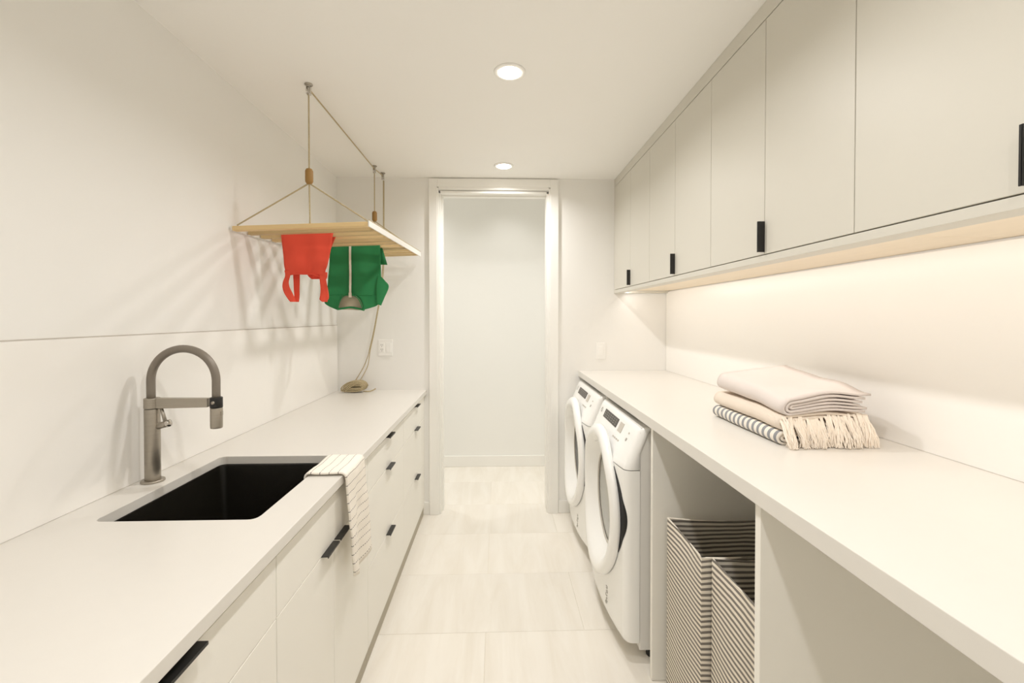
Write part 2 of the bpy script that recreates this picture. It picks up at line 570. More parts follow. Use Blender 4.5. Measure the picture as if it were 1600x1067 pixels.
for (y0, y1, h0, h1, lab) in ((1.852, 2.561, 2.155, 2.262, 'white three-drawer unit standing beside the sink cabinet'),
                              (2.562, 3.272, 2.893, 3.0, 'white three-drawer unit at the far end against the end wall')):
    u = base_unit('drawer_cabinet', y0, y1, lab)
    for z0, z1 in ((Z1, ZT), (Z2, Z1), (ZB, Z2)):
        f = front('drawer', u, y0, y1, z0, z1)
        pull_h(f, h0, h1, z1)
tag(box(-1.1, FX - 0.002, 3.2735, YB - 0.001, 0.001, 0.884).build('filler_panel', M_CAB), 'narrow white filler strip between end drawers and end wall', 'panel')

# backsplash
bs = thing('backsplash', (XL, 1.0, CT), 'low white slab backsplash along the wall behind the tap', 'backsplash')
box(XL + 0.0005, XL + 0.008, -1.3, YB - 0.012, CT + 0.0005, 1.387).build('slab', M_SPLASH, bs, bevel=0.001, bseg=1)
box(XL + 0.0005, XL + 0.0072, -1.3, YB - 0.012, 1.3872, 1.3905).build('joint', M_GREY, bs)

# ------------------------------------------------------------------ faucet
FC = Vector((-1.111, 1.474, CT))
fa = thing('faucet', FC, 'brushed steel arched pull-down kitchen faucet at the sink', 'faucet')
MB().lathe([(0.0325, 0.0003), (0.0325, 0.005), (0.031, 0.007), (0.022, 0.0072)], FC, 32).build('base_plate', M_STEEL, fa, smooth=True, bevel=0.0008)
MB().lathe([(0.0215, 0.007), (0.0215, 0.235)], FC, 32).build('body', M_STEEL, fa, smooth=True, bevel=0.001)
arm = MB().lathe([(0.0222, 0.2365), (0.0222, 0.2695), (0.016, 0.2705)], FC, 32)
za, zb, xe = CT + 0.2365, CT + 0.2695, -0.932
arm.add([(-1.102, 1.463, za), (-1.102, 1.485, za), (-1.102, 1.485, zb), (-1.102, 1.463, zb), (xe, 1.465, za + 0.003), (xe, 1.483, za + 0.003), (xe, 1.483, zb - 0.001), (xe, 1.465, zb - 0.001)],
        [(0, 1, 2, 3), (7, 6, 5, 4), (0, 4, 5, 1), (1, 5, 6, 2), (2, 6, 7, 3), (3, 7, 4, 0)])
arm.build('arm', M_STEEL, fa, bevel=0.0015)
HX = -0.9085
cxm, rad, zc = (FC.x - 0.003 + HX) / 2, (HX - FC.x + 0.003) / 2, CT + 0.325
pts = [(FC.x - 0.003, 1.474, CT + 0.262), (FC.x - 0.003, 1.474, CT + 0.29)]
pts += [(cxm - rad * math.cos(math.pi * i / 28), 1.474, zc + rad * math.sin(math.pi * i / 28)) for i in range(29)]
pts += [(HX, 1.474, CT + 0.29), (HX, 1.474, CT + 0.262)]
MB().tube(pts, 0.0122, 20).build('hose', M_HOSE, fa, smooth=True)
col = MB().lathe([(0.0150, 0.2375), (0.0183, 0.238), (0.0183, 0.2705), (0.0140, 0.2712)], (HX, 1.474, CT), 28).build('spray_holder', M_BLACK, fa, smooth=True, bevel=0.001)
MB().lathe([(0.006, 0.0), (0.006, -0.002), (0.0005, -0.002)], (HX, 1.474 - 0.0175, CT + 0.255), 12, 'y').build('button', M_STEEL, col, smooth=True)  # small steel disc added as a highlight on the holder, not a push button
hd = MB().lathe([(0.0145, 0.171), (0.0172, 0.1715), (0.0178, 0.18), (0.0178, 0.2365), (0.012, 0.237)], (HX, 1.474, CT), 28).build('spray_head', M_STEEL, fa, smooth=True, bevel=0.001)
box(HX + 0.0165, HX + 0.0195, 1.468, 1.478, CT + 0.212, CT + 0.226).build('button', M_STEEL, hd, bevel=0.001)
lv = MB().tube([(-1.094, 1.474, CT + 0.178), (-1.066, 1.472, CT + 0.186)], 0.0105, 20)
lv.build('lever_hub', M_STEEL, fa, smooth=True, bevel=0.001)
MB().tube([(-1.0655, 1.472, CT + 0.1862), (-1.063, 1.472, CT + 0.187), (-1.055, 1.4715, CT + 0.189), (-1.051, 1.471, CT + 0.190)], [0.011, 0.0122, 0.0115, 0.006], 20).build('lever_knob', M_CHROME, fa, smooth=True)
MB().tube([(-1.066, 1.471, CT + 0.188), (-1.079, 1.470, CT + 0.237)], [0.0058, 0.0046], 12).build('lever', M_STEEL, fa, smooth=True)

# ------------------------------------------------------------------ dish towel over the counter edge
tw = MB()
prof = [(-0.640, 0.905), (-0.637, 0.918), (-0.626, 0.9235), (-0.60, 0.9225), (-0.57, 0.9225), (-0.54, 0.9232), (-0.520, 0.923), (-0.5095, 0.917), (-0.506, 0.903), (-0.505, 0.88)]
prof = [Vector((p[0], 0, p[1])) for p in prof]
prof = catmull(prof, 4)
zz = 0.88
while zz > 0.572:
    zz -= 0.012
    prof.append(Vector((-0.505, 0, zz)))
L = [0]
for i in range(1, len(prof)):
    L.append(L[-1] + (prof[i] - prof[i - 1]).length)
rows, uvs = [], []
NV = 26
for i, p in enumerate(prof):
    row = []
    s = L[i] / L[-1]
    hang = max(0.0, (0.90 - p.z) / 0.34) if p.x > -0.51 else 0.0
    for j in range(NV + 1):
        v = j / NV
        y0 = 1.503 + 0.022 * hang
        y1 = 1.700 + 0.010 * math.sin(hang * 2.2)
        y = y0 + (y1 - y0) * v
        y += 0.004 * mnoise.noise(Vector((0, v * 2, s * 6)))
        x, z = p.x, p.z
        if hang > 0:
            x += hang * (0.012 * math.sin(v * 7.5 + 0.6) + 0.010) * min(1, hang * 3) + 0.003 * mnoise.noise(Vector((v * 5, s * 9, 1)))
            x += 0.001 * hang
            if hang > 0.8:
                z -= 0.035 * (hang - 0.8) * (math.sin(math.pi * v) * 3.2)
        else:
            z += 0.0016 * abs(mnoise.noise(Vector((v * 6, s * 14, 3)))) + 0.0015 * math.sin(v * 9)
        row.append((x, y, z))
        uvs.append((L[i], v * 0.2))
    rows.append(row)
tw.grid(rows)
tw.uv = uvs
tag(tw.build('dish_towel', M_DISHTOWEL, smooth=True, solid=0.006, offset=0.6), 'white dish towel with dashed grey lines hanging over the sink edge', 'towel')

# ------------------------------------------------------------------ wall plates
op = thing('outlet_plate', (-0.816, YB, 1.225), 'white double wall plate with outlet and switch above the cord coil', 'outlet')
box(-0.869, -0.763, YB - 0.006, YB - 0.0005, 1.1655, 1.2855).build('cover_plate', M_PLATE, op, bevel=0.002)
o1 = box(-0.857, -0.823, YB - 0.008, YB - 0.0055, 1.191, 1.260).build('outlet', M_PLATE, op, bevel=0.001)
sl = MB()
for zc_ in (1.241, 1.209):
    sl.box(-0.848, -0.8455, YB - 0.0085, YB - 0.0079, zc_, zc_ + 0.009).box(-0.836, -0.8335, YB - 0.0085, YB - 0.0079, zc_, zc_ + 0.009).box(-0.843, -0.8385, YB - 0.0085, YB - 0.0079, zc_ - 0.009, zc_ - 0.005)
sl.build('slots', M_SLOT, o1)['kind'] = 'stuff'
box(-0.809, -0.775, YB - 0.009, YB - 0.0055, 1.191, 1.260).build('rocker', M_PLATE, op, bevel=0.001)
sp = thing('switch_plate', (0.762, YB, 1.2), 'white single switch plate on the end wall above the washers', 'switch')
box(0.727, 0.797, YB - 0.006, YB - 0.0005, 1.137, 1.258).build('cover_plate', M_PLATE, sp, bevel=0.002)
box(0.745, 0.779, YB - 0.009, YB - 0.0055, 1.163, 1.232).build('rocker', M_PLATE, sp, bevel=0.001)

# ------------------------------------------------------------------ washer-side counter
RT = 1.051
tag(box(0.598, XR - 0.001, -1.3, YB - 0.001, 1.011, RT).build('countertop', M_QUARTZ, bevel=0.0015), 'long white quartz countertop over the washers and hampers', 'countertop')
tag(box(0.612, XR - 0.002, 1.743, 1.765, 0.001, 1.0105).build('side_panel', M_CAB, bevel=0.001), 'off-white upright panel between near washer and hampers', 'panel', 'upright panels under the washer counter')
tag(box(0.612, XR - 0.002, 1.018, 1.040, 0.001, 1.0105).build('side_panel', M_CAB, bevel=0.001), 'off-white upright panel on the camera side of the hampers', 'panel', 'upright panels under the washer counter')
tag(box(0.626, XR - 0.002, 2.543, 2.557, 0.001, 1.0105).build('side_panel', M_CAB, bevel=0.001), 'thin off-white upright panel between the two washers', 'panel', 'upright panels under the washer counter')
tag(box(1.2505, XR - 0.0005, -1.3, YB - 0.002, RT + 0.0005, 1.634).build('backsplash', M_SPLASH, bevel=0.001), 'tall plain white backsplash under the wall cabinets', 'backsplash')

# ------------------------------------------------------------------ washers
HW = 0.338


def smooth01(t):
    t = max(0.0, min(1.0, t))
    return t * t * (3 - 2 * t)


def tilt(z):
    tab = [(0.0, 0), (0.80, 0), (0.82, 0.004), (0.85, 0.022), (0.88, 0.043), (0.92, 0.070), (0.957, 0.088), (0.972, 0.095), (0.981, 0.104), (0.985, 0.120)]
    for (a, b), (c, d) in zip(tab, tab[1:]):
        if z <= c:
            return b + (d - b) * (z - a) / (c - a)
    return tab[-1][1]


def panel_x(u, z):
    """front surface of the machine at lateral position u (-1..1) and height z, including the rounded vertical edges"""
    a = abs(u)
    bow = 0.034 * (1 - smooth01((z - 0.80) / 0.15))
    x = 0.496 + bow * min(a, 0.92) ** 2.2 + tilt(z)
    if a > 0.92:
        k = (a - 0.92) / 0.08
        x += 0.03 * (1 - math.sqrt(max(0.0, 1 - k * k)))
    return x


def washer(yc, label, glass, name):
    t = thing(name, (0.9, yc, 0), label, 'washing machine', 'front-loading laundry machines under the counter')
    box(0.594, 1.235, yc - HW + 0.006, yc + HW - 0.006, 0.047, 0.966).build('body', M_APPLB, t, bevel=0.004)
    def shell(zs):
        m = MB()
        lps = []
        for z in zs:
            xe_ = max(0.5925, panel_x(1, z) + 0.012)
            lp_ = [(xe_, yc - HW, z)] + [(panel_x(u, z), yc + u * HW, z) for u in UF] + [(xe_, yc + HW, z)]
            lps.append(lp_)
        m.loft(lps, True, False, True)
        cut(m, 0.76)
        return m
    CZ, AY, AZ = 0.570, 0.308, 0.350
    UF = [-1, -0.995, -0.98, -0.96, -0.94] + [-0.92 + 0.046 * i for i in range(41)] + [0.94, 0.96, 0.98, 0.995, 1]
    zl = [(0.082, 0.012), (0.09, 0.004), (0.10, 0)] + [(0.12 + 0.02 * i, 0) for i in range(34)] + [(0.806, 0)]
    lps = [[(0.5925, yc - HW, z)] + [(panel_x(u, z) + ins, yc + u * HW, z) for u in UF] + [(0.5925, yc + HW, z)] for z, ins in zl]
    m = MB().loft(lps, True, True, False)
    def cut(m, lim=0.87):
        keep = []
        for f_ in m.f:
            if len(f_) == 4:
                cy_ = sum(m.v[q][1] for q in f_) / 4 - yc
                cz_ = sum(m.v[q][2] for q in f_) / 4 - CZ
                cx_ = sum(m.v[q][0] for q in f_) / 4
                if cx_ < 0.575 and (cy_ / AY) ** 2 + (cz_ / AZ) ** 2 < lim ** 2:
                    continue
            keep.append(f_)
        m.f = keep
    cut(m)
    m.build('front_panel', M_APPL, t, smooth=True, bevel=0.001)
    shell([0.8085, 0.82, 0.83, 0.84, 0.85, 0.875, 0.90, 0.92, 0.94, 0.952, 0.962, 0.97, 0.976, 0.980, 0.983, 0.985]).build('control_panel', M_APPL, t, smooth=True)
    box(0.60, 0.70, yc - HW + 0.012, yc + HW - 0.012, 0.955, 0.9845).build('top_cap', M_APPLB, t, bevel=0.004)
    for sx in (0.66, 1.18):
        for sy in (-0.29, 0.29):
            MB().lathe([(0.024, 0.001), (0.024, 0.008), (0.012, 0.012), (0.012, 0.05)], (sx, yc + sy, 0), 14).build('foot', M_RUBBER, t, smooth=True)
    # door: oval ring following the bowed front
    N = 72
    prof_ = [(0.985, -0.003), (0.998, -0.010), (1.0, -0.018), (0.992, -0.027), (0.965, -0.034), (0.93, -0.036), (0.875, -0.034), (0.83, -0.024), (0.78, -0.006), (0.72, 0.018), (0.67, 0.031), (0.64, 0.036)]
    GX = 0.542

    def door_pt(rho, off, a):
        y, z = AY * rho * math.cos(a), CZ + AZ * rho * math.sin(a)
        base = panel_x(y / HW, min(z, 0.80)) + 0.9 * max(0, z - 0.74) ** 2
        k = smooth01((0.90 - rho) / 0.26)
        return ((base + off) * (1 - k) + (GX - 0.036 + off) * k, yc + y, z)
    ring = [[door_pt(rho, off, 2 * math.pi * j / N) for j in range(N)] for rho, off in prof_]
    door = MB().loft(ring, True, False, False).build('door', M_APPL, t, smooth=True)
    gl = [[(GX + off, yc + AY * rho * math.cos(2 * math.pi * j / 48), CZ + AZ * rho * math.sin(2 * math.pi * j / 48)) for j in range(48)] for rho, off in ((0.642, 0.003), (0.60, 0.0), (0.45, -0.003), (0.22, -0.005), (0.02, -0.0055))]
    MB().loft(gl, True, False, True).build('glass', glass, door, smooth=True)
    bz = [[(GX + o, yc + AY * r * math.cos(2 * math.pi * j / 64), CZ + AZ * r * math.sin(2 * math.pi * j / 64)) for j in range(64)] for r, o in ((0.662, -0.002), (0.655, -0.006), (0.632, -0.006), (0.628, 0.0))]
    MB().loft(bz, True, False, False).build('bezel', M_PAD, door, smooth=True)
    # dark finger grip beside the door
    K = 28
    rws_ = []
    for k in range(K + 1):
        s = k / K
        zi = 0.437 + (0.792 - 0.437) * s
        w = 0.036 * math.sin(math.pi * s)
        yi = AY * 0.97 * math.sqrt(max(0.0, 1 - ((zi - CZ) / AZ) ** 2))
        yo = HW * 0.998 - 0.004 * math.log(1 + math.exp((HW * 0.998 - yi - 0.006 - w) / 0.004))
        row = []
        for q in range(7):
            yy = yi + (yo - yi) * q / 6
            row.append((panel_x(yy / HW, min(zi, 0.8)) - 0.0014, yc - yy, zi))
        rws_.append(row)
    MB().grid(rws_).build('finger_grip', M_RUBBER, t, smooth=True, solid=0.0012)

    def patch(nm, ya, yb, z0, z1, m_, off=0.0015):
        n = 6
        rws = [[(panel_x((yc + (ya + (yb - ya) * i / n) - yc) / HW, z0 + (z1 - z0) * k / 4) - off, yc + ya + (yb - ya) * i / n, z0 + (z1 - z0) * k / 4) for i in range(n + 1)] for k in range(5)]
        return MB().grid(rws).build(nm, m_, t, solid=0.0018, offset=0)
    dsp = patch('display', -0.055, 0.20, 0.918, 0.957, M_DISP)
    g = MB()
    for i in range(7):
        for zz_ in (0.927, 0.937, 0.947):
            ya = -0.035 + i * 0.034
            u = ya / HW
            g.add([(panel_x(u, zz_) - 0.0031, yc + ya, zz_), (panel_x(u, zz_) - 0.0031, yc + ya + 0.014, zz_), (panel_x(u, zz_ + .002) - 0.0031, yc + ya + 0.014, zz_ + 0.0018), (panel_x(u, zz_ + .002) - 0.0031, yc + ya, zz_ + 0.0018)], [(0, 1, 2, 3)])
    g.build('readout', M_GLYPH, dsp)['kind'] = 'stuff'
    patch('button_pad', -0.145, -0.09, 0.914, 0.955, M_PAD)
    for k in range(4):
        patch('button', -0.095 - k * 0.026, -0.080 - k * 0.026, 0.884, 0.890, M_PAD, 0.0012)
    patch('button', -0.245, -0.232, 0.905, 0.917, M_GLYPH, 0.0012)
    patch('button', -0.245, -0.235, 0.935, 0.942, M_PAD, 0.0012)
    bd = MB()
    for zc_, yy in ((0.940, 0.268),):
        lo_, hi_ = [], []
        for j in range(20):
            a = 2 * math.pi * j / 20
            for r_, dst in ((0.008, lo_), (0.0125, hi_)):
                dst.append((panel_x(yy / HW, zc_ + r_ * math.sin(a)) - 0.0014, yc + yy + r_ * math.cos(a) * 1.2, zc_ + r_ * math.sin(a)))
        bd.loft([lo_, hi_], True, False, False)
    bd.build('badge', M_GLYPH, t)
    # small printed mark low on the front
    pm = MB()
    for q, (yy, z0, hgt) in enumerate(((-0.145, 0.205, 0.012), (-0.150, 0.188, 0.014), (-0.143, 0.170, 0.012), (-0.150, 0.150, 0.015), (-0.139, 0.132, 0.011))):
        pts_ = [(panel_x((yy + 0.010 * math.cos(a)) / HW, z0) - 0.001, yc + yy + 0.011 * math.cos(a), z0 + hgt * 0.5 * math.sin(a)) for a in [math.pi * (0.2 + 1.5 * i / 8) + q for i in range(9)]]
        pm.tube(pts_, 0.0011, 5)
    pm.build('printed_mark', M_GLYPH, t)


washer(2.175, 'white front-loader nearer the hampers, pale glass in its oval door', M_GLASSL, 'clothes_dryer')
washer(2.925, 'white front-loader next to the doorway, dark glass in its oval door', M_GLASSD, 'washing_machine')

# ------------------------------------------------------------------ wall cabinets
UX = 0.860
seams = [3.252, 2.8845, 2.5175, 2.152, 1.7865, 1.4215, 1.0575, 0.6935, 0.329, -0.036, -0.40]
ulab = ['off-white two-door wall cabinet against the end wall', 'off-white two-door wall cabinet above the washer counter, second from the end wall',
        'off-white two-door wall cabinet above the folded textiles, third from the end wall', 'off-white two-door wall cabinet cut off by the frame, fourth from the end wall', 'off-white two-door wall cabinet beside the camera']
for k in range(4):
    ya, ym, yb = seams[2 * k], seams[2 * k + 1], seams[2 * k + 2]
    t = thing('wall_cabinet', (1.06, ym, 1.64), ulab[k], 'cabinet', 'row of wall cabinets')
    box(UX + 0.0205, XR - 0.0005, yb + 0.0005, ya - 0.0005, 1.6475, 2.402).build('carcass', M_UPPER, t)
    box(0.924, XR - 0.0065, yb + 0.0006, ya - 0.0006, 1.6405, 1.647).build('bottom_panel', M_PEACH, t, bevel=0.001, bseg=1)
    g = 0.0013
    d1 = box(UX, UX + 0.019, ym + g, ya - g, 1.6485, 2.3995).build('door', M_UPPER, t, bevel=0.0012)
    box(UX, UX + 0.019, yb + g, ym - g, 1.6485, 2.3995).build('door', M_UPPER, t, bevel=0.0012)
    hm = MB().box(UX - 0.022, UX + 0.016, ym - 0.0012, ym + 0.0012, 1.655, 1.754).box(UX - 0.022, UX - 0.0195, ym - 0.0011, ym + 0.005, 1.655, 1.754)
    hm.build('handle', M_BLACK, d1, bevel=0.0006, bseg=1)
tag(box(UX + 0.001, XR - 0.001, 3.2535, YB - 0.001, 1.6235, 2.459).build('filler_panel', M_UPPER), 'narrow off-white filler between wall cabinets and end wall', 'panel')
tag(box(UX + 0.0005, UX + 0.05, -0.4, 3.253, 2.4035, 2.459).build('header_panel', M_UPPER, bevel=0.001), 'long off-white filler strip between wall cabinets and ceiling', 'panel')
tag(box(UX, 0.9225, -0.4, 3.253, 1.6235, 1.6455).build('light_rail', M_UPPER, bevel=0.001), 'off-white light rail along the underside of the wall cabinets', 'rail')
led = thing('led_strip', (0.926, 1.2, 1.634), 'slim warm light strip hidden behind the wall cabinet rail', 'light')
box(0.9228, 0.9265, -0.38, 3.25, 1.626, 1.640).build('channel', M_GREY, led)
box(0.9266, 0.9285, -0.38, 3.25, 1.628, 1.638).build('lens', M_LEDLENS, led)
led_light.parent = led
led_light.location = led_light.location - Vector(led.location)

# ------------------------------------------------------------------ downlights in view
for i, lab in ((0, 'round recessed downlight nearer the camera, above the aisle'), (1, 'round recessed downlight near the doorway')):
    x, y = DOWN[i]
    t = thing('downlight', (x, y, CEIL), lab, 'ceiling light', 'recessed ceiling lights')
    MB().lathe([(0.066, 0.0), (0.066, -0.003), (0.061, -0.0055), (0.049, -0.0055), (0.046, -0.003), (0.046, 0.0)], (x, y, CEIL - 0.0002), 40).build('trim_ring', M_CEIL, t, smooth=True)
    MB().lathe([(0.045, -0.0032), (0.044, -0.008), (0.036, -0.0095), (0.001, -0.010)], (x, y, CEIL), 40).build('lens', M_LENS, t, smooth=True)
    down_lights[i].parent = t
    down_lights[i].location = (0, 0, -0.012)

# ------------------------------------------------------------------ drying rack
rack = thing('drying_rack', (-0.85, 2.55, 1.85), 'pale slatted wooden airer hanging on cords from the ceiling', 'drying rack')
RY0, RY1 = 1.990, 3.09
NS = 11


def rack_z(y, x=-0.86):
    return 1.856 + (y - RY0) * 0.023 + (x + 0.561) * 0.040


def rack_r(y):
    return -0.561 + (y - RY0) * 0.024


RXL = -1.146
for k in range(NS):
    y = RY0 + (RY1 - RY0) * k / (NS - 1)
    xl, xr = (RXL - 0.008 if k == 0 else RXL), rack_r(y) - 0.006
    za_, zb_ = rack_z(y, xl), rack_z(y, xr)
    h = 0.010
    MB().loft([[(x_, y, z_ - h), (x_, y + 0.034, z_ - h), (x_, y + 0.034, z_ + h), (x_, y, z_ + h)] for x_, z_ in ((xl, za_), (xr, zb_))]).build('slat', M_WOOD, rack, bevel=0.0025)
for side in (0, 1):
    pr = []
    for y in (RY0 - 0.006, RY1 + 0.05):
        xa = rack_r(y) - 0.0055 if side else RXL - 0.0105
        xb = xa + 0.0055 if side else xa + 0.004
        z = rack_z(y, xa)
        hz = (0.013 if y < 2.5 else 0.016) if side else 0.009
        pr.append([(xa, y, z - hz), (xb, y, z - hz), (xb, y, z + hz), (xa, y, z + hz)])
    MB().loft(pr).build('side_rail', M_RAIL, rack, bevel=0.001)
yr0, yr1 = RY0, RY1 + 0.045
MB().tube([(rack_r(yr0) - 0.003, yr0, rack_z(yr0, -.56) + 0.0155), (rack_r(yr1) - 0.003, yr1, rack_z(yr1, -.535) + 0.0185)], 0.0026, 6).build('edge_cord', M_ROPE, rack)
TX1, TY1, TX2, TY2 = -0.822, 1.992, -0.825, 3.045


def toggle(x, y, z0, z1):
    r = 0.0165
    m = MB().lathe([(0.006, 0), (0.012, 0.003), (r, 0.012), (r, z1 - z0 - 0.012), (0.012, z1 - z0 - 0.003), (0.005, z1 - z0)], (x, y, z0), 20)
    m.build('toggle', M_OAK, rack, smooth=True)


toggle(TX1, TY1, 2.026, 2.095)
toggle(TX2, TY2, 2.088, 2.158)
for (tx, ty, tz, yy) in ((TX1, TY1, 2.03, RY0 + 0.004), (TX2, TY2, 2.092, RY1 + 0.01)):
    z = rack_z(yy) + 0.010
    zl_, zr_ = rack_z(yy, RXL) + 0.011, rack_z(yy, -0.57) + 0.011
    MB().tube([(tx, ty, tz), (RXL + 0.012, yy, zl_ + 0.002)], 0.0032, 7).build('bridle_cord', M_ROPE, rack)
    MB().tube([(tx, ty, tz), (rack_r(yy) - 0.01, yy, zr_ + 0.002)], 0.0032, 7).build('bridle_cord', M_ROPE, rack)
    MB().tube([(tx, ty, tz), (tx - 0.001, yy + 0.006, z + 0.022), (tx - 0.001, yy + 0.006, z - 0.0005)], [0.0032, 0.0032, 0.0045], 7).build('bridle_cord', M_ROPE, rack)

# ceiling pulleys
PUL = [(-0.822, 1.992), (-0.825, 3.045), (-0.806, 3.19)]
plab = ['small steel ceiling pulley above the near end of the airer', 'small steel ceiling pulley above the far end of the airer', 'small steel ceiling pulley nearest the end wall']
for (x, y), lab in zip(PUL, plab):
    t = thing('ceiling_pulley', (x, y, CEIL), lab, 'pulley', 'ceiling pulleys of the airer')
    MB().lathe([(0.017, -0.0003), (0.017, -0.004), (0.006, -0.006), (0.0045, -0.012)], (x, y, CEIL), 18).build('mount', M_STEEL, t, smooth=True)
    MB().box(x - 0.008, x - 0.0065, y - 0.009, y + 0.009, CEIL - 0.045, CEIL - 0.008).box(x + 0.0065, x + 0.008, y - 0.009, y + 0.009, CEIL - 0.045, CEIL - 0.008).box(x - 0.008, x + 0.008, y - 0.006, y + 0.006, CEIL - 0.012, CEIL - 0.0085).build('bracket', M_CHROME, t, bevel=0.0005, bseg=1)
    MB().lathe([(0.004, -0.006), (0.0155, -0.006), (0.0155, -0.004), (0.0105, -0.0015), (0.0105, 0.0015), (0.0155, 0.004), (0.0155, 0.006), (0.004, 0.006)], (x, y, CEIL - 0.032), 22, 'x').build('wheel', M_CHROME, t, smooth=True)

# lifting cord
cord = thing('pull_cord', (-1.0, 3.2, CT), 'hemp lifting cord of the airer coiled on the counter corner', 'cord')
zr = CEIL - 0.0195
MB().tube([(TX1, TY1, 2.095), (PUL[0][0], PUL[0][1], CEIL - 0.047)], 0.0034, 8).build('cord_drop', M_ROPE, cord)
MB().tube([(TX2, TY2, 2.158), (PUL[1][0], PUL[1][1], CEIL - 0.047)], 0.0034, 8).build('cord_drop', M_ROPE, cord)
MB().tube([(PUL[0][0], PUL[0][1] + 0.012, CEIL - 0.020), (PUL[1][0], PUL[1][1] - 0.01, CEIL - 0.019), (PUL[2][0], PUL[2][1], CEIL - 0.0195)], 0.0034, 8).build('cord_run', M_ROPE, cord)
fall_a = [(-0.8055, 3.2, CEIL - 0.05), (-0.806, 3.2, 2.07), (-0.812, 3.2, 1.80), (-0.838, 3.205, 1.58), (-0.857, 3.21, 1.47), (-0.885, 3.215, 1.33), (-0.911, 3.22, 1.225), (-0.925, 3.225, 1.17), (-0.952, 3.225, 1.10), (-0.985, 3.22, 1.04), (-1.012, 3.215, 0.995)]
fall_b = [(-0.802, 3.205, CEIL - 0.05), (-0.803, 3.205, 2.07), (-0.806, 3.205, 1.80), (-0.833, 3.21, 1.58), (-0.853, 3.212, 1.47), (-0.880, 3.217, 1.33), (-0.905, 3.222, 1.225), (-0.915, 3.227, 1.17), (-0.928, 3.23, 1.10), (-0.955, 3.225, 1.04), (-0.982, 3.22, 0.995)]
for p in (fall_a, fall_b):
    MB().tube(catmull(p, 5), 0.0032, 7).build('cord_fall', M_ROPE, cord, smooth=True)
coil = MB()
for layer in range(6):
    pts_ = []
    yb_ = 3.165 + layer * 0.0125
    turns = 4.5
    for i in range(int(turns * 26) + 1):
        a = 2 * math.pi * i / 26
        tt = i / (turns * 26)
        hw, hh = 0.084 - 0.042 * tt + 0.004 * math.sin(layer * 2.1), 0.040 - 0.036 * tt
        ca, sa = math.cos(a), math.sin(a)
        cx_ = -1.016 + 0.022 * tt + layer * 0.0015
        x = cx_ + hw * (abs(ca) ** 0.7) * (1 if ca > 0 else -1)
        left = max(0.0, -ca)
        z = CT + 0.043 + hh * sa * (1 - 0.35 * left) - 0.016 * left * (1 - tt)
        pts_.append((x, yb_ + 0.002 * math.sin(a * 1.3 + layer) - 0.006 * left, max(z, CT + 0.0047)))
    coil.tube(pts_, 0.0038, 6)
coil.build('coil', M_ROPE, cord, smooth=True)
wrap = MB()
for q in range(3):
    wrap.tube([(-1.092 + 0.011 * q + 0.095 * s, 3.154 + 0.002 * q, CT + 0.015 + 0.060 * s - 0.004 * q + 0.010 * math.sin(3 * s)) for s in [i / 8 for i in range(9)]], 0.0042, 6)
wrap.build('wrap', M_ROPE, cord, smooth=True)
MB().tube(catmull([(-0.95, 3.20, CT + 0.006), (-0.93, 3.195, CT + 0.006), (-0.905, 3.20, CT + 0.0062), (-0.885, 3.21, CT + 0.012), (-0.868, 3.215, CT + 0.022)], 4), 0.0045, 7).build('tail', M_ROPE, cord, smooth=True)

# ------------------------------------------------------------------ clothes on the airer
HC_ = Vector((0, 0, 1.444))
YAW, PIT = math.atan(22.5 / F_PX), math.atan(9.4 / F_PX)
AX_F = Vector((math.sin(YAW) * math.cos(PIT), math.cos(YAW) * math.cos(PIT), -math.sin(PIT)))
AX_R = Vector((math.cos(YAW), -math.sin(YAW), 0))
AX_U = AX_R.cross(AX_F)


def strip(pairs, y, n=14, amp=0.004, seed=0.0, fr=18, yslope=0.0, sub=6):
    """Cloth strip: rows of (left x, right x, z) smoothed, with real pleats in depth. Row: (xl, xr, zl, zr)."""
    a = catmull([Vector((p[0], 0, p[2])) for p in pairs], sub)
    b = catmull([Vector((p[1], 0, p[3] if len(p) > 3 else p[2])) for p in pairs], sub)
    rows_ = []
    ztop = pairs[0][2]
    for i, (l, r) in enumerate(zip(a, b)):
        row = []
        for j in range(n + 1):
            v = j / n
            p = l.lerp(r, v)
            d = min(1.0, abs(ztop - p.z) / 0.06)
            dy = amp * d * (math.sin(p.x * fr * 3 + seed + p.z * 4) + 0.8 * mnoise.noise(Vector((p.x * 14, p.z * 7, seed))))
            row.append((p.x, y + dy + yslope * (ztop - p.z), p.z))
        rows_.append(row)
    return rows_


def over_slat(mb, xl, xr, y, z, yb, xb0, xb1, zb, n=14, seed=3.0, amp=0.003):
    """part of a garment lying over a slat and hanging down behind it"""
    path = [(y, z - 0.004), (y + 0.002, z + 0.001), (y + 0.008, z + 0.0045), (yb - 0.008, z + 0.0055), (yb - 0.001, z + 0.002), (yb + 0.001, z - 0.006)]
    rws = [[(xl + (xr - xl) * j / n, p[0], p[1]) for j in range(n + 1)] for p in path]
    for k in range(1, 11):
        s = k / 10
        rws.append([((xl + (xb0 - xl) * s) + ((xr + (xb1 - xr) * s) - (xl + (xb0 - xl) * s)) * j / n,
                     yb + 0.002 + amp * math.sin(j * 1.1 + seed) * s, z - 0.006 + (zb - z) * s) for j in range(n + 1)])
    mb.grid(rws)


# red tank top, over the third slat
ys_ = RY0 + 0.11 * 2
zs_ = rack_z(ys_) + 0.012
yt = ys_ - 0.005
tank = MB()
kx, kz = 1.0, 0.0
tank.grid(strip([(-1.046, -0.797, 1.856), (-1.042, -0.806, 1.80), (-1.036, -0.817, 1.74), (-1.033, -0.826, 1.697), (-1.026, -0.836, 1.666), (-1.020, -0.838, 1.652)], yt, 20, 0.005, 1.0))
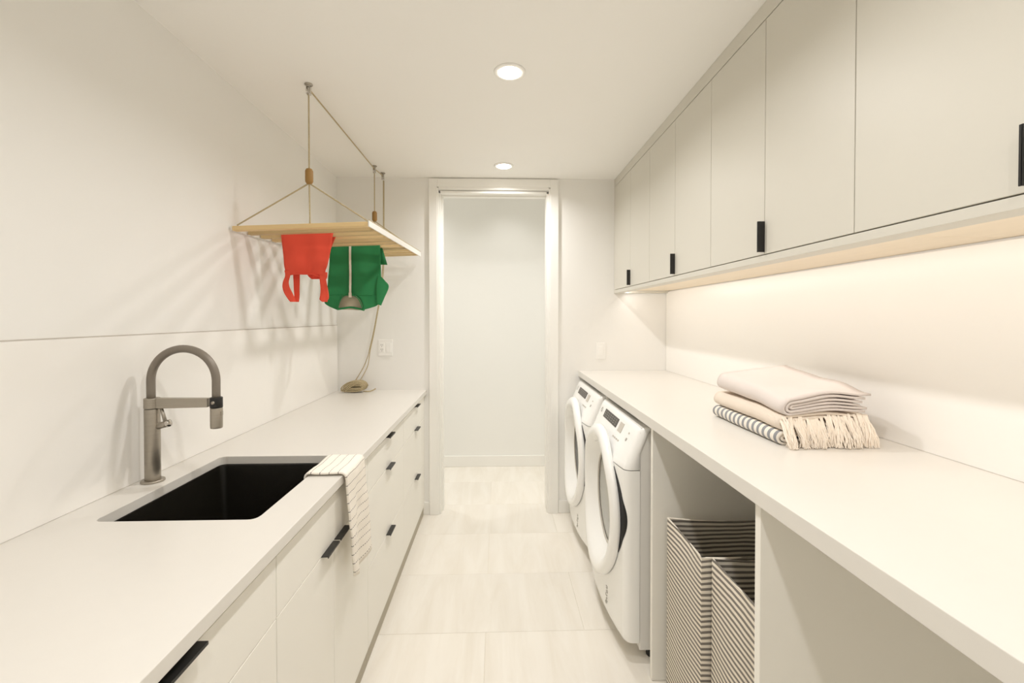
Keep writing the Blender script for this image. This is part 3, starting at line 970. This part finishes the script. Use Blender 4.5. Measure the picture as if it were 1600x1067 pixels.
# straps, front layer
tank.grid(strip([(-1.029, -0.998, 1.672), (-1.026, -1.002, 1.645), (-1.038, -1.009, 1.615), (-1.040, -1.004, 1.590), (-1.031, -0.990, 1.562), (-1.015, -0.980, 1.538), (-1.001, -0.977, 1.520)], yt - 0.003, 6, 0.004, 2.0))
tank.grid(strip([(-0.872, -0.834, 1.672), (-0.864, -0.833, 1.640), (-0.860, -0.829, 1.610), (-0.858, -0.823, 1.580), (-0.860, -0.819, 1.550), (-0.862, -0.822, 1.532), (-0.852, -0.836, 1.521)], yt - 0.003, 6, 0.004, 2.6))
# shoulder pieces turning back to the rear layer
yb_ = yt + 0.03
tank.grid(strip([(-1.003, -0.970, 1.664), (-1.002, -0.972, 1.63), (-1.001, -0.974, 1.59), (-0.998, -0.974, 1.55), (-1.000, -0.977, 1.521)], yb_, 6, 0.003, 4.0))
tank.grid(strip([(-0.872, -0.846, 1.664), (-0.871, -0.846, 1.62), (-0.871, -0.842, 1.58), (-0.872, -0.838, 1.54), (-0.862, -0.836, 1.521)], yb_, 6, 0.003, 5.0))
tank.grid(strip([(-0.945, -0.842, 1.668), (-0.934, -0.842, 1.648), (-0.918, -0.846, 1.634)], yb_ + 0.012, 8, 0.002, 6.0))
over_slat(tank, -1.046, -0.797, yt, 1.860, ys_ + 0.038, -1.035, -0.872, 1.67, 20)
tank_o = tag(tank.build('tank_top', M_RED, smooth=True, solid=0.0028), 'coral red tank top hanging upside down on the airer', 'clothing')
hem = MB().tube([(-1.000, yt - 0.007, 1.650), (-0.975, yt - 0.008, 1.6545), (-0.93, yt - 0.008, 1.6545), (-0.885, yt - 0.008, 1.653), (-0.862, yt - 0.008, 1.642)], 0.0028, 6)
ORG[tank_o.name] = Vector((0, 0, 0))
hem.build('neck_trim', M_RED, tank_o, smooth=True)

# green zip jersey, over the seventh slat
ys_ = RY0 + 0.11 * 6
yt = ys_ - 0.006
zt = rack_z(ys_) + 0.0115
k_ = yt / 2.70
jr = thing('jersey', (-0.86, yt, 1.5), 'green zip jersey hanging upside down on the airer behind the tank top', 'clothing')


def jx(x):
    return x * k_


def jz(z):
    return 1.444 + (z - 1.444) * k_


def J(rows_):
    return [(jx(a), jx(b), jz(c)) for a, b, c in rows_]


jf = MB()
body_rows = [(-0.995, -0.7005, 1.444 + (zt - 0.004 - 1.444) / k_), (-0.998, -0.699, 1.80), (-1.000, -0.698, 1.74), (-1.005, -0.696, 1.68), (-1.010, -0.697, 1.62), (-1.018, -0.700, 1.575)]
jf.grid(strip(J(body_rows), yt, 22, 0.007, 0.7, fr=9))
jf.grid(strip([(jx(-1.019), jx(-0.925), jz(1.577), jz(1.577)), (jx(-1.024), jx(-0.935), jz(1.550), jz(1.55)), (jx(-1.024), jx(-0.945), jz(1.528), jz(1.518)), (jx(-0.995), jx(-0.949), jz(1.508), jz(1.496)), (jx(-0.955), jx(-0.948), jz(1.489), jz(1.489))], yt - 0.001, 8, 0.006, 0.9, fr=9))
jf.grid(strip([(jx(-0.845), jx(-0.700), jz(1.577), jz(1.577)), (jx(-0.822), jx(-0.702), jz(1.555), jz(1.555)), (jx(-0.808), jx(-0.708), jz(1.53), jz(1.53)), (jx(-0.800), jx(-0.728), jz(1.505), jz(1.512)), (jx(-0.802), jx(-0.775), jz(1.489), jz(1.496))], yt - 0.001, 8, 0.006, 1.2, fr=9))
over_slat(jf, jx(-0.995), jx(-0.7005), yt, zt, ys_ + 0.038, jx(-0.985), jx(-0.668), jz(1.77), 20, amp=0.004)
jf.build('front', M_GREEN, jr, smooth=True, solid=0.0028)
sl_ = MB().grid(strip([(jx(-0.706), jx(-0.698), jz(1.70), jz(1.695)), (jx(-0.715), jx(-0.668), jz(1.66), jz(1.662)), (jx(-0.718), jx(-0.648), jz(1.62), jz(1.628)), (jx(-0.718), jx(-0.672), jz(1.57), jz(1.562)), (jx(-0.716), jx(-0.690), jz(1.525), jz(1.515))], yt - 0.012, 10, 0.006, 2.0, fr=20))
sl_.build('sleeve', M_GREEN, jr, smooth=True, solid=0.0026)
sl_ = MB().grid(strip([(jx(-1.016), jx(-0.99), jz(1.60), jz(1.60)), (jx(-1.030), jx(-0.99), jz(1.57), jz(1.56)), (jx(-1.034), jx(-1.00), jz(1.538), jz(1.53))], yt + 0.014, 6, 0.004, 3.0))
sl_.build('sleeve', M_GREEN, jr, smooth=True, solid=0.0026)
ln = MB().grid(strip([(jx(-0.966), jx(-0.80), jz(1.60), jz(1.60)), (jx(-0.966), jx(-0.798), jz(1.54), jz(1.54)), (jx(-0.962), jx(-0.798), jz(1.500), jz(1.494)), (jx(-0.956), jx(-0.803), jz(1.493), jz(1.488))], yt + 0.022, 12, 0.004, 4.0, fr=14))
ln.build('neck_lining', M_LINING, jr, smooth=True, solid=0.002)
cb_ = MB().tube(catmull([(jx(-0.953), yt + 0.004, jz(1.494)), (jx(-0.925), yt + 0.014, jz(1.499)), (jx(-0.882), yt + 0.018, jz(1.505)), (jx(-0.835), yt + 0.014, jz(1.498)), (jx(-0.797), yt + 0.004, jz(1.489))], 5), 0.0058, 8)
cb_.tube(catmull([(jx(-0.951), yt - 0.008, jz(1.494)), (jx(-0.943), yt - 0.010, jz(1.524)), (jx(-0.918), yt - 0.010, jz(1.568)), (jx(-0.885), yt - 0.009, jz(1.577)), (jx(-0.85), yt - 0.010, jz(1.573)), (jx(-0.822), yt - 0.010, jz(1.549)), (jx(-0.798), yt - 0.008, jz(1.489))], 5), 0.003, 6)
cb_.build('collar', M_GREEN, jr, smooth=True)
zp = MB()
zpts = [(jx(-0.8725), yt - 0.0125 - 0.002 * math.sin(i * 0.9), zt - 0.002 - (zt - 0.002 - jz(1.576)) / 10 * i) for i in range(11)]
for i in range(10):
    a, b = zpts[i], zpts[i + 1]
    zp.box(a[0] - 0.006, a[0] + 0.006, a[1] - 0.0015, a[1] + 0.0015, b[2] + 0.0002, a[2])
zp.build('zip', M_ZIP, jr)
MB().box(jx(-0.8725) - 0.0085, jx(-0.8725) + 0.0085, yt - 0.018, yt - 0.014, jz(1.563), jz(1.592)).build('zip_pull', M_ZIP, jr, bevel=0.002)

# ------------------------------------------------------------------ hampers


def hamper(x0, x1, y0, y1, h, label):
    t = thing('laundry_hamper', ((x0 + x1) / 2, (y0 + y1) / 2, 0), label, 'hamper', 'striped fabric hampers in the open bay')
    m = MB()
    lps = []
    zs = [0.002 + (h - 0.002) * i / 14 for i in range(15)]

    def ring_(z, ins):
        # straight-sided soft bin, sagging a little along the rim
        pts_ = []
        nx, ny = 12, 10
        s = z / h
        base = []
        for i in range(ny):
            base.append((x0, y1 - (y1 - y0) * i / ny))
        for i in range(nx):
            base.append((x0 + (x1 - x0) * i / nx, y0))
        for i in range(ny):
            base.append((x1, y0 + (y1 - y0) * i / ny))
        for i in range(nx):
            base.append((x1 - (x1 - x0) * i / nx, y1))
        cx_, cy_ = (x0 + x1) / 2, (y0 + y1) / 2
        for (px, py) in base:
            tx, ty = (px - x0) / (x1 - x0), (py - y0) / (y1 - y0)
            wx = math.sin(math.pi * ty) if abs(px - x0) < 1e-6 or abs(px - x1) < 1e-6 else 0
            wy = math.sin(math.pi * tx) if wx == 0 else 0
            bulge = 0.007 * math.sin(math.pi * min(1, s)) - 0.012 * max(0, s - 0.85) / 0.15
            sx = -1 if px < cx_ else 1
            sy = -1 if py < cy_ else 1
            nzv = 0.004 * mnoise.noise(Vector((px * 6, py * 6, z * 5)))
            x = px + sx * (bulge * wx + nzv * wx) - sx * ins
            y = py + sy * (bulge * wy + nzv * wy) - sy * ins
            dz = -0.012 * max(wx, wy) * max(0, (s - 0.6) / 0.4)
            pts_.append((x, y, z + dz))
        return pts_
    lps = [ring_(z, 0) for z in zs] + [ring_(h + 0.001, 0.002)] + [ring_(z, 0.0045) for z in reversed(zs[1:])]
    m.loft(lps, True, True, True)
    m.build('canvas_body', M_HAMPER, t, smooth=True, bevel=0.003)
    hm = MB()
    rr = ring_(h, 0.002)
    hm.tube([(p[0], p[1], p[2] + 0.0005) for p in rr] + [(rr[0][0], rr[0][1], rr[0][2] + 0.0005)], 0.0036, 7)
    hm.build('hem', M_HAMPER, t, smooth=True)


hamper(0.642, 1.16, 1.383, 1.668, 0.684, 'grey and white striped fabric hamper next to the near washer')
hamper(0.664, 1.17, 1.062, 1.360, 0.696, 'grey and white striped fabric hamper at the near panel, half hidden by it')

# ------------------------------------------------------------------ folded textiles


def nested_u(layers, y0, y1, m, name, parent, seed, top=None, ny=16):
    """folded cloth: nested U-shaped folds (closed side towards the aisle), each layer (xl, xr_top, xr_bot, z_bot, z_top, thick)"""
    for q, (xl, xrt, xrb, z0, z1, th) in enumerate(layers):
        r = (z1 - z0) / 2
        path = []
        for i in range(9):
            path.append((xrt + (xl + r - xrt) * i / 8, z1))
        for i in range(1, 10):
            a = math.pi / 2 + math.pi * i / 10
            path.append((xl + r + r * math.cos(a) * 1.0, (z0 + z1) / 2 + r * math.sin(a)))
        for i in range(9):
            path.append((xl + r + (xrb - xl - r) * i / 8, z0))
        rows_ = []
        for k in range(ny + 1):
            t = k / ny
            y = y0 + (y1 - y0) * t
            row = []
            for (x, z) in path:
                dz = 0.0
                if top:
                    dz = top(x, y) * (z - 1.051) / 0.15
                nz = 0.016 * mnoise.noise(Vector((x * 7, y * 7, 4.2))) * min(1, (z - RT) / 0.14)
                yy = y + (0.006 * mnoise.noise(Vector((x * 8, z * 40, seed + q + 5))) if k in (0, ny) else 0)
                xx = x + 0.004 * mnoise.noise(Vector((y * 8, z * 30, seed + 9)))
                row.append((xx, yy, z + dz + nz))
            rows_.append(row)
        MB().grid(rows_).build(name, m, parent, smooth=True, solid=th, offset=0.0)


# heights rise towards the wall and the back
def swell(x, y):
    return 0.030 * max(0, (x - 0.87) / 0.29) + 0.030 * max(0, (y - 1.36) / 0.4) - 0.004


st = thing('striped_towel', (1.01, 1.534, RT), 'folded grey striped towel at the bottom of the textile pile', 'towel', 'folded textiles on the washer counter')
nested_u([(0.862, 1.140, 1.135, RT + 0.0045, RT + 0.040, 0.007), (0.874, 1.130, 1.13, RT + 0.014, RT + 0.031, 0.0075)], 1.345, 1.757, M_STRIPETOWEL, 'fold', st, 1.0, lambda x, y: swell(x, y) * 0.15)
th = thing('cream_throw', (1.01, 1.55, RT + 0.05), 'folded cream cotton throw with long fringe in the middle of the textile pile', 'blanket', 'folded textiles on the washer counter')
nested_u([(0.866, 1.143, 1.14, RT + 0.048, RT + 0.090, 0.0065), (0.878, 1.135, 1.132, RT + 0.058, RT + 0.080, 0.0075)], 1.342, 1.757, M_THROW, 'fold', th, 2.0, lambda x, y: swell(x, y) * 0.35)
bl = thing('pale_blanket', (1.02, 1.56, RT + 0.1), 'folded pale wool blanket lying on top of the textile pile', 'blanket', 'folded textiles on the washer counter')
nested_u([(0.872, 1.146, 1.128, RT + 0.098, RT + 0.144, 0.0065), (0.883, 1.128, 1.134, RT + 0.1065, RT + 0.1345, 0.007), (0.896, 1.118, 1.112, RT + 0.1155, RT + 0.1245, 0.006)], 1.335, 1.745, M_BLANKET, 'fold', bl, 3.0, swell)

fr = MB()
rnd = random.Random(11)
for c in range(46):
    cx_ = 0.868 + 0.272 * (c + rnd.uniform(-0.3, 0.3)) / 45
    lean = rnd.uniform(-0.02, 0.02)
    out = rnd.uniform(0.018, 0.05)
    zt_ = RT + 0.082 + 0.012 * (cx_ - 0.866) / 0.3 + rnd.uniform(-0.014, 0.008)
    for s_ in range(9):
        ox, oy = rnd.uniform(-0.006, 0.006), rnd.uniform(-0.004, 0.006)
        ln_ = rnd.uniform(0.8, 1.05)
        pts_ = []
        ph = rnd.uniform(0, 6)
        for i in range(8):
            s = i / 7
            zz_ = zt_ - (zt_ - RT - 0.003) * min(1, s * 1.25 * ln_) ** 0.9
            yy = 1.343 - out * (s ** 0.8) - 0.006 * math.sin(s * 3.1)
            xx = cx_ + ox * (0.4 + s) + lean * s + 0.0035 * math.sin(ph + s * 7)
            pts_.append((xx, yy + oy * s, max(zz_, RT + 0.0015 + 0.002 * rnd.random())))
        fr.tube(pts_, [0.0014, 0.0015, 0.0015, 0.0014, 0.0014, 0.0013, 0.0011, 0.0006], 4, False)
fo = fr.build('fringe', M_FRINGE, th)
fo['kind'] = 'stuff'
